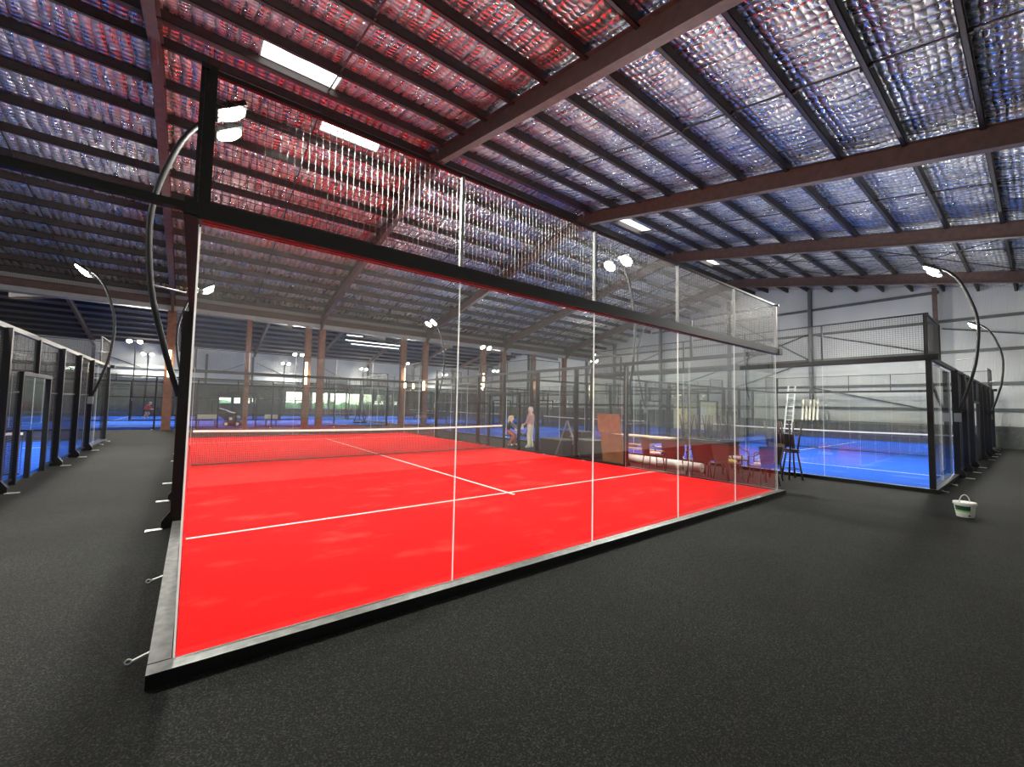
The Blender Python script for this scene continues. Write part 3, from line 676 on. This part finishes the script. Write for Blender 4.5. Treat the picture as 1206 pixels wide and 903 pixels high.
# extension ladder on the gable wall
t=thing('extension_ladder','tall white ladder leaning by the tall post of the gable wall','ladder',(33.75,7.75,FLOOR))
A=Vector((0,0,0)); B=Vector((.55,-.15,3.6))
for s in (-.24,.24): MB().bar(A+Vector((0,s,0)),B+Vector((0,s*.9,0)),.09,.05,up=(1,0,0)).build('ladder_rail',M['white'],t)
for k in range(11):
    c=A+(B-A)*((k+.6)/11.3); MB().bar(c+Vector((0,-.24,0)),c+Vector((0,.24,0)),.06,.06).build('rung',M['white'],t)
for k in range(5):
    y=6.95-.22*k; tag(MB().bar((34.15,y,1.12),(34.5,y+.03,2.55),.12,.03,up=(1,0,0)).build('cream_board',M['cream']),'upright cream board on the dark ledge, %s in the row from the ladder'%ordn[k],'board','cream boards on the ledge')
# lit kiosk by the gable wall
t=thing('kiosk','pale yellow kiosk with a white door against the gable wall','kiosk',(35.0,14.9,FLOOR))
MB().box((-.7,-2.0,0),(.7,2.0,2.25)).build('kiosk_body',M['kiosk'],t); MB().box((-.73,-.95,.02),(-.70,.1,2.05)).build('kiosk_door',M['white'],t)
MB().box((-.85,-2.1,2.25),(.75,2.1,2.33)).build('kiosk_roof',M['kiosk'],t)
for k,(a,b) in enumerate(((.35,.9),(1.05,1.6))): MB().box((-.72,a,.9),(-.70,b,1.8)).build('kiosk_panel',M['lit'],t)
# white bits on the far courts
def bench(label,loc,w,h,d):
    t=thing('white_bench',label,'bench',loc,0,'white benches by the far courts')
    MB().box((-w/2,-d/2,h-.28),(w/2,d/2,h)).build('bench_top',M['cream'],t)
    for a in (-1,1): MB().box((a*w*.4-.02,-d/2,0),(a*w*.4+.02,d/2,h-.28)).build('bench_leg',M['black'],t)
bench('pale box seat behind the net, left of the dark heap',(.75,29.9,0),1.05,.75,.5)
bench('pale box seat right of the thin column',(4.35,29.6,0),.75,.75,.5)
bench('pale box seat between the walkway column and the red court post',(-.62,29.4,0),.5,1.15,.5)
# dark heap of rolled turf
for k,(x0,z,l) in enumerate(((1.9,.16,'bottom left roll'),(2.5,.16,'bottom right roll'),(2.15,.50,'topmost roll'))):
    t=thing('turf_roll','dark rolled mat in the heap behind the net, '+l,'roll',(x0,29.7,z),0,'rolled mats')
    MB().tube([(-.15,-.5,0),(.35,.9,0)],.17,12).build('roll_body',M['cover'],t); MB().tube([(-.16,-.53,0),(-.15,-.5,0)],.10,12).build('roll_end',M['white'],t)
# black A-frame trolley by the windows
t=thing('ball_trolley','black A-frame trolley standing before the far bright window','trolley',(11.2,32.0,0))
MB().tube([(-.45,0,.1),(0,0,1.6),(.3,0,2.3)],.035,7).tube([(.45,0,.1),(.1,0,1.0),(.0,0,1.25)],.035,7).build('frame',M['black'],t)
MB().tube([(.25+.25*math.cos(a*PI/6),0,.55+.45*math.sin(a*PI/6)) for a in range(13)],.03,6,caps=False).build('hoop',M['black'],t)
MB().box((-.5,-.25,0),(.5,.25,.1)).build('base',M['black'],t)

# ------------------------------------------------------------------ people
def person(label,loc,rz,nodes,edges,cloth,hair,root='pelvis',extra=None):
    """nodes: name -> (x,y,z,r); cloth: name -> material key for surfaces nearest to that node"""
    me=bpy.data.meshes.new('figure'); names=list(nodes); idx={n:i for i,n in enumerate(names)}
    me.from_pydata([nodes[n][:3] for n in names],[(idx[a],idx[b]) for a,b in edges],[])
    tmp=bpy.data.objects.new('figure',me); COL.objects.link(tmp)
    sk=tmp.modifiers.new('skin','SKIN'); sk.use_smooth_shade=True
    for i,n in enumerate(names):
        r=nodes[n][3]; sv=me.skin_vertices[0].data[i]; sv.radius=(r if isinstance(r,(tuple,list)) else (r,r)); sv.use_root=(n==root)
    sb=tmp.modifiers.new('sub','SUBSURF'); sb.levels=1; sb.render_levels=1
    dg=bpy.context.evaluated_depsgraph_get(); ev=tmp.evaluated_get(dg); m2=bpy.data.meshes.new_from_object(ev); bpy.data.objects.remove(tmp)
    mats=[]; 
    for n in names:
        k=cloth.get(n,'skin')
        if k not in mats: mats.append(k)
    m2.materials.clear()
    for k in mats: m2.materials.append(M[k])
    P_=[(Vector(nodes[n][:3]),cloth.get(n,'skin')) for n in names]
    segs=[(Vector(nodes[a][:3]),Vector(nodes[b][:3]),cloth.get(a,'skin'),cloth.get(b,'skin')) for a,b in edges]
    for p in m2.polygons:
        c=p.center; best=None
        for a,b,ka,kb in segs:
            d=b-a; u=max(0,min(1,(c-a).dot(d)/max(1e-9,d.length_squared))); q=a+d*u; ds=(c-q).length
            if best is None or ds<best[0]: best=(ds,ka if u<.5 else kb)
        p.material_index=mats.index(best[1]); p.use_smooth=True
    o=place(m2,'person',None,loc,rz); tag(o,label,'person')
    if hair:
        mb=MB()
        for (c,rx,ry,rz_h) in hair[1]: mb.ball(c,rx,ry,rz_h,14,10)
        mb.build('hair',M[hair[0]],o)
    if extra: extra(o)
    return o
def hand(nodes,edges,wr,pre,pos,d,side,curl=(0,0,-1)):
    p=Vector(pos); d=Vector(d).normalized(); s=Vector(side).normalized(); c=Vector(curl).normalized()
    nodes[pre+'palm']=(*(p+d*.05),.030); edges.append((wr,pre+'palm'))
    for i,(o,l) in enumerate(((-.030,.062),(-.010,.075),(.012,.070),(.032,.055))):
        a=p+d*.085+s*o; b=a+d*l*.55+c*.012; e=b+d*l*.35+c*.03
        for nm,q in (('a',a),('b',b),('c',e)): nodes[pre+'f%d%s'%(i,nm)]=(*q,.0095)
        edges.extend([(pre+'palm',pre+'f%da'%i),(pre+'f%da'%i,pre+'f%db'%i),(pre+'f%db'%i,pre+'f%dc'%i)])
    a=p+d*.04-s*.045; b=a+d*.035-s*.02
    nodes[pre+'ta']=(*a,.011); nodes[pre+'tb']=(*b,.0095); edges.extend([(pre+'palm',pre+'ta'),(pre+'ta',pre+'tb')])
# local frame: figure faces +x
def face_bits(c,r,col='skin'):
    def f(o):
        mb=MB()
        for s in (-1,1): mb.ball((c[0]+r*.93,c[1]+s*r*.36,c[2]+.01),.012,.014,.010,8,6)
        mb.build('eyes',M['cnavy'],o)
        MB().ball((c[0]+r*1.02,c[1],c[2]-.075),.008,.028,.008,8,6).build('mouth',M['crust'],o)
    return f
# standing man
N_={'pelvis':(0,0,.93,(.15,.12)),'belly':(.0,0,1.08,(.155,.12)),'chest':(0,0,1.30,(.175,.125)),'neck':(.01,0,1.48,.06),'head':(.03,0,1.61,(.082,.10)),'crown':(.02,0,1.685,(.075,.09)),'nose':(.135,0,1.605,.012),
 'shL':(-.01,.19,1.40,.065),'elL':(.02,.26,1.12,.048),'wrL':(.20,.20,1.00,.033),'shR':(-.01,-.19,1.40,.065),'elR':(.0,-.26,1.12,.048),'wrR':(.16,-.22,.92,.033),
 'hipL':(0,.10,.86,.10),'knL':(.03,.11,.48,.075),'anL':(-.02,.12,.10,.06),'toL':(.17,.14,.045,.045),'heL':(-.06,.12,.05,.045),
 'hipR':(0,-.10,.86,.10),'knR':(.02,-.12,.48,.075),'anR':(-.02,-.13,.10,.06),'toR':(.16,-.16,.045,.045),'heR':(-.06,-.13,.05,.045)}
E_=[('pelvis','belly'),('belly','chest'),('chest','neck'),('neck','head'),('head','crown'),('head','nose'),('chest','shL'),('shL','elL'),('elL','wrL'),('chest','shR'),('shR','elR'),('elR','wrR'),
 ('pelvis','hipL'),('hipL','knL'),('knL','anL'),('anL','toL'),('anL','heL'),('pelvis','hipR'),('hipR','knR'),('knR','anR'),('anR','toR'),('anR','heR')]
cl1={'belly':'cmauve','chest':'cmauve','shL':'cmauve','shR':'cmauve','elL':'cmauve','elR':'cmauve','pelvis':'cbeige','hipL':'cbeige','hipR':'cbeige','knL':'cbeige','knR':'cbeige','anL':'cbeige','anR':'cbeige','toL':'shoe','heL':'shoe','toR':'shoe','heR':'shoe'}
n1=dict(N_); e1=list(E_); hand(n1,e1,'wrL','lh',(.20,.20,1.00),(.9,-.3,-.1),(0,0,1),(0,-1,0)); hand(n1,e1,'wrR','rh',(.16,-.22,.92),(.8,.2,-.5),(0,0,1),(0,1,0))
man=person('standing person in mauve top and beige trousers outside the red court fence',(11.35,9.85,FLOOR),PI*.62,n1,e1,cl1,('grey',[((.0,0,1.68),.105,.098,.075),((-.05,0,1.62),.07,.095,.10)]),extra=face_bits((.03,0,1.62),.10))
for o in [man]: o.scale=(1,1,1.0)
t=thing('towel','small white cloth held by the standing person','towel',(11.35+.0,9.85,FLOOR))
fw=Vector((math.cos(PI*.62),math.sin(PI*.62),0)); sd=Vector((-fw.y,fw.x,0))
q=fw*.30+sd*.16; mb=MB()
for i in range(7):
    for j in range(9):
        u=i/6-.5; v=j/8; mb.v.append((q.x+sd.x*u*.2+fw.x*.02*math.sin(u*9+v*3),q.y+sd.y*u*.2+fw.y*.02*math.sin(u*9+v*3),1.0-v*.22))
for i in range(6):
    for j in range(8): a=i*9+j; mb.face([a,a+9,a+10,a+1],0,True)
o=mb.build('cloth_fold',M['white'],t); sm=o.modifiers.new('thick','SOLIDIFY'); sm.thickness=.006
# perched woman
Nw={'pelvis':(0,0,.62,(.15,.13)),'belly':(.04,0,.75,(.13,.11)),'chest':(.10,0,.95,(.15,.11)),'neck':(.15,0,1.09,.05),'head':(.20,0,1.21,(.078,.095)),'crown':(.19,0,1.275,(.07,.085)),'nose':(.30,0,1.20,.011),
 'shL':(.10,.165,1.03,.055),'elL':(.22,.22,.80,.042),'wrL':(.42,.14,.70,.030),'shR':(.10,-.165,1.03,.055),'elR':(.20,-.22,.80,.042),'wrR':(.40,-.13,.68,.030),
 'hipL':(.04,.09,.60,.095),'knL':(.38,.14,.50,.07),'anL':(.30,.14,.10,.045),'toL':(.46,.15,.04,.038),'heL':(.26,.14,.045,.04),
 'hipR':(.04,-.09,.60,.095),'knR':(.30,-.16,.44,.07),'anR':(.08,-.17,.10,.045),'toR':(.24,-.18,.04,.038),'heR':(.04,-.17,.045,.04)}
cl2={'belly':'cblack','chest':'cblack','shL':'cblack','shR':'cblack','elL':'cblack','elR':'cblack','pelvis':'cnavy','hipL':'crust','hipR':'crust','knL':'crust','knR':'crust','anL':'crust','anR':'crust','toL':'shoe','heL':'shoe','toR':'shoe','heR':'shoe'}
e2=list(E_); hand(Nw,e2,'wrL','lh',(.42,.14,.70),(.9,-.2,-.1),(0,0,1),(0,-1,0)); hand(Nw,e2,'wrR','rh',(.40,-.13,.68),(.9,.2,-.1),(0,0,1),(0,1,0))
person('seated person with long blond hair, black top and white shoes leaning forward',(11.15,11.2,FLOOR),-.66,Nw,e2,cl2,('blond',[((.17,0,1.28),.105,.098,.075),((.10,0,1.20),.075,.10,.13),((.07,0,1.08),.055,.10,.14)]),extra=face_bits((.20,0,1.215),.095))
t=thing('camp_stool','low dark stool under the seated person','stool',(11.15,11.2,FLOOR),-.66)
MB().box((-.17,-.17,.44),(.17,.17,.485)).build('seat',M['cblack'],t)
for a in (-1,1):
    for b in (-1,1): MB().bar((a*.14,b*.14,.44),(a*.17,b*.17,0),.025).build('leg',M['black'],t)
# pushchair between them
t=thing('pushchair','dark pushchair between the seated and the standing person','pushchair',(12.05,11.25,FLOOR),-.66)
for sx,sy in ((-.3,-.25),(-.3,.25),(.35,-.22),(.35,.22)):
    w=MB(); r=.13 if sx<0 else .10; w.tube([(sx+r*math.cos(a*PI/8),sy,r+.0+r*math.sin(a*PI/8)) for a in range(17)],.022,6,caps=False)
    for a in range(4): w.bar((sx-r*math.cos(a*PI/4),sy,r-r*math.sin(a*PI/4)),(sx+r*math.cos(a*PI/4),sy,r+r*math.sin(a*PI/4)),.008)
    w.build('wheel',M['rubber'],t)
f=MB()
for sy in (-.23,.23): f.tube([(.35,sy,.12),(.0,sy,.50),(-.45,sy,1.0)],.014,6).tube([(-.3,sy,.14),(.15,sy,.62)],.014,6)
f.tube([(-.45,-.23,1.0),(-.45,.23,1.0)],.016,6); f.build('chassis',M['galv'],t)
MB().prism([(-.18,.40),(.22,.36),(.30,.46),(-.02,.50),(-.20,.86),(-.30,.82)],-.2,.2,'y').build('seat_shell',M['cblack'],t)
c=MB(); n=8
for i in range(n+1):
    a=PI*.15+PI*.6*i/n
    for sy in (-.21,.21): c.v.append((-.12+.32*math.cos(a),sy,.62+.32*math.sin(a)))
for i in range(n): c.face([2*i,2*i+1,2*i+3,2*i+2],0,True)
o=c.build('canopy',M['cnavy'],t); sm=o.modifiers.new('thick','SOLIDIFY'); sm.thickness=.01
# far players
Np=dict(N_); 
for k,v in {'pelvis':(-.12,0,.72,(.14,.12)),'belly':(-.04,0,.86,(.14,.12)),'chest':(.12,0,1.04,(.165,.12)),'neck':(.22,0,1.18,.055),'head':(.29,0,1.29,(.082,.10)),'crown':(.29,0,1.36,(.075,.09)),'nose':(.39,0,1.27,.012),
 'shL':(.12,.18,1.12,.06),'elL':(.25,.25,.86,.045),'wrL':(.45,.16,.80,.032),'shR':(.12,-.18,1.12,.06),'elR':(.22,-.27,.86,.045),'wrR':(.42,-.20,.78,.032),
 'hipL':(-.10,.12,.66,.095),'knL':(.16,.22,.42,.07),'anL':(-.06,.26,.10,.048),'toL':(.12,.28,.04,.04),'heL':(-.1,.26,.045,.04),'hipR':(-.10,-.12,.66,.095),'knR':(.14,-.22,.42,.07),'anR':(-.08,-.26,.10,.048),'toR':(.10,-.28,.04,.04),'heR':(-.12,-.26,.045,.04)}.items(): Np[k]=v
e3=list(E_); hand(Np,e3,'wrL','lh',(.45,.16,.80),(.9,-.2,.1),(0,0,1),(0,-1,0)); hand(Np,e3,'wrR','rh',(.42,-.20,.78),(.9,.2,.1),(0,0,1),(0,1,0))
c3={'belly':'cred','chest':'cred','shL':'cred','shR':'cred','elL':'cred','elR':'cred','pelvis':'cblack','hipL':'cblack','hipR':'cblack','toL':'shoe','heL':'shoe','toR':'shoe','heR':'shoe'}
person('crouching player in red top and pale cap on the far left court',(-3.2,44.0,0),-.3,Np,e3,c3,('grey',[((.28,0,1.37),.105,.10,.07)]),extra=face_bits((.29,0,1.30),.10))
def racket(loc,rz,label):
    t=thing('padel_racket',label,'racket',loc,rz,'padel rackets')
    MB().tube([(0,0,0),(.16,0,.05)],.017,8).build('grip',M['black'],t)
    b=MB(); b.prism([(.27+.13*math.cos(a*PI/8),.03+.0+.13*math.sin(a*PI/8)+.05) for a in range(16)],-.018,.018,'y'); b.build('racket_face',M['cnavy'],t)
racket((-3.2+.52*math.cos(-.3),44.0+.52*math.sin(-.3)-.17,.80),-.3,'dark racket held by the crouching red player')
n4=dict(N_); e4=list(E_); hand(n4,e4,'wrL','lh',(.20,.20,1.00),(.9,-.3,-.1),(0,0,1),(0,-1,0)); hand(n4,e4,'wrR','rh',(.16,-.22,.92),(.8,.2,-.5),(0,0,1),(0,1,0))
c4={k:('corange' if v=='cmauve' else ('cnavy' if v=='cbeige' else v)) for k,v in cl1.items()}
person('distant player in orange top beyond the red court net',(22.9,41.0,0),-2.2,n4,e4,c4,('dark',[((.0,0,1.68),.105,.098,.075),((-.05,0,1.62),.07,.095,.10)]),extra=face_bits((.03,0,1.62),.10))

# ------------------------------------------------------------------ world, camera, view
w=bpy.data.worlds.new('World'); S.world=w; w.use_nodes=True
bg=w.node_tree.nodes['Background']; sk=w.node_tree.nodes.new('ShaderNodeTexSky'); sk.sky_type='HOSEK_WILKIE' if False else 'NISHITA'
sk.sun_disc=False; sk.sun_elevation=.6; sk.sun_rotation=2.5
w.node_tree.links.new(sk.outputs[0],bg.inputs[0]); bg.inputs[1].default_value=1.8

cam=bpy.data.cameras.new('camera'); co=bpy.data.objects.new('camera',cam); COL.objects.link(co); S.camera=co
cam.sensor_width=36; cam.lens=482.79/1206*36; cam.clip_start=.05; cam.clip_end=300
yaw,pitch,roll=.6589,.0537,.0194
f=Vector((math.sin(yaw)*math.cos(pitch),math.cos(yaw)*math.cos(pitch),math.sin(pitch))); ri=Vector((math.cos(yaw),-math.sin(yaw),0)); up=ri.cross(f)
r2=ri*math.cos(roll)+up*math.sin(roll); u2=-ri*math.sin(roll)+up*math.cos(roll)
mw=Matrix(((r2.x,u2.x,-f.x,.0132),(r2.y,u2.y,-f.y,-3.4539),(r2.z,u2.z,-f.z,1.7178),(0,0,0,1))); co.matrix_world=mw
v=S.view_settings; v.view_transform='Standard'; v.look='None'; v.gamma=1; v.use_curve_mapping=False; v.exposure=0.0
cy=S.cycles; cy.use_denoising=True; cy.max_bounces=8; cy.diffuse_bounces=3; cy.glossy_bounces=4; cy.transparent_max_bounces=32; cy.caustics_reflective=False; cy.caustics_refractive=False; cy.sample_clamp_indirect=6
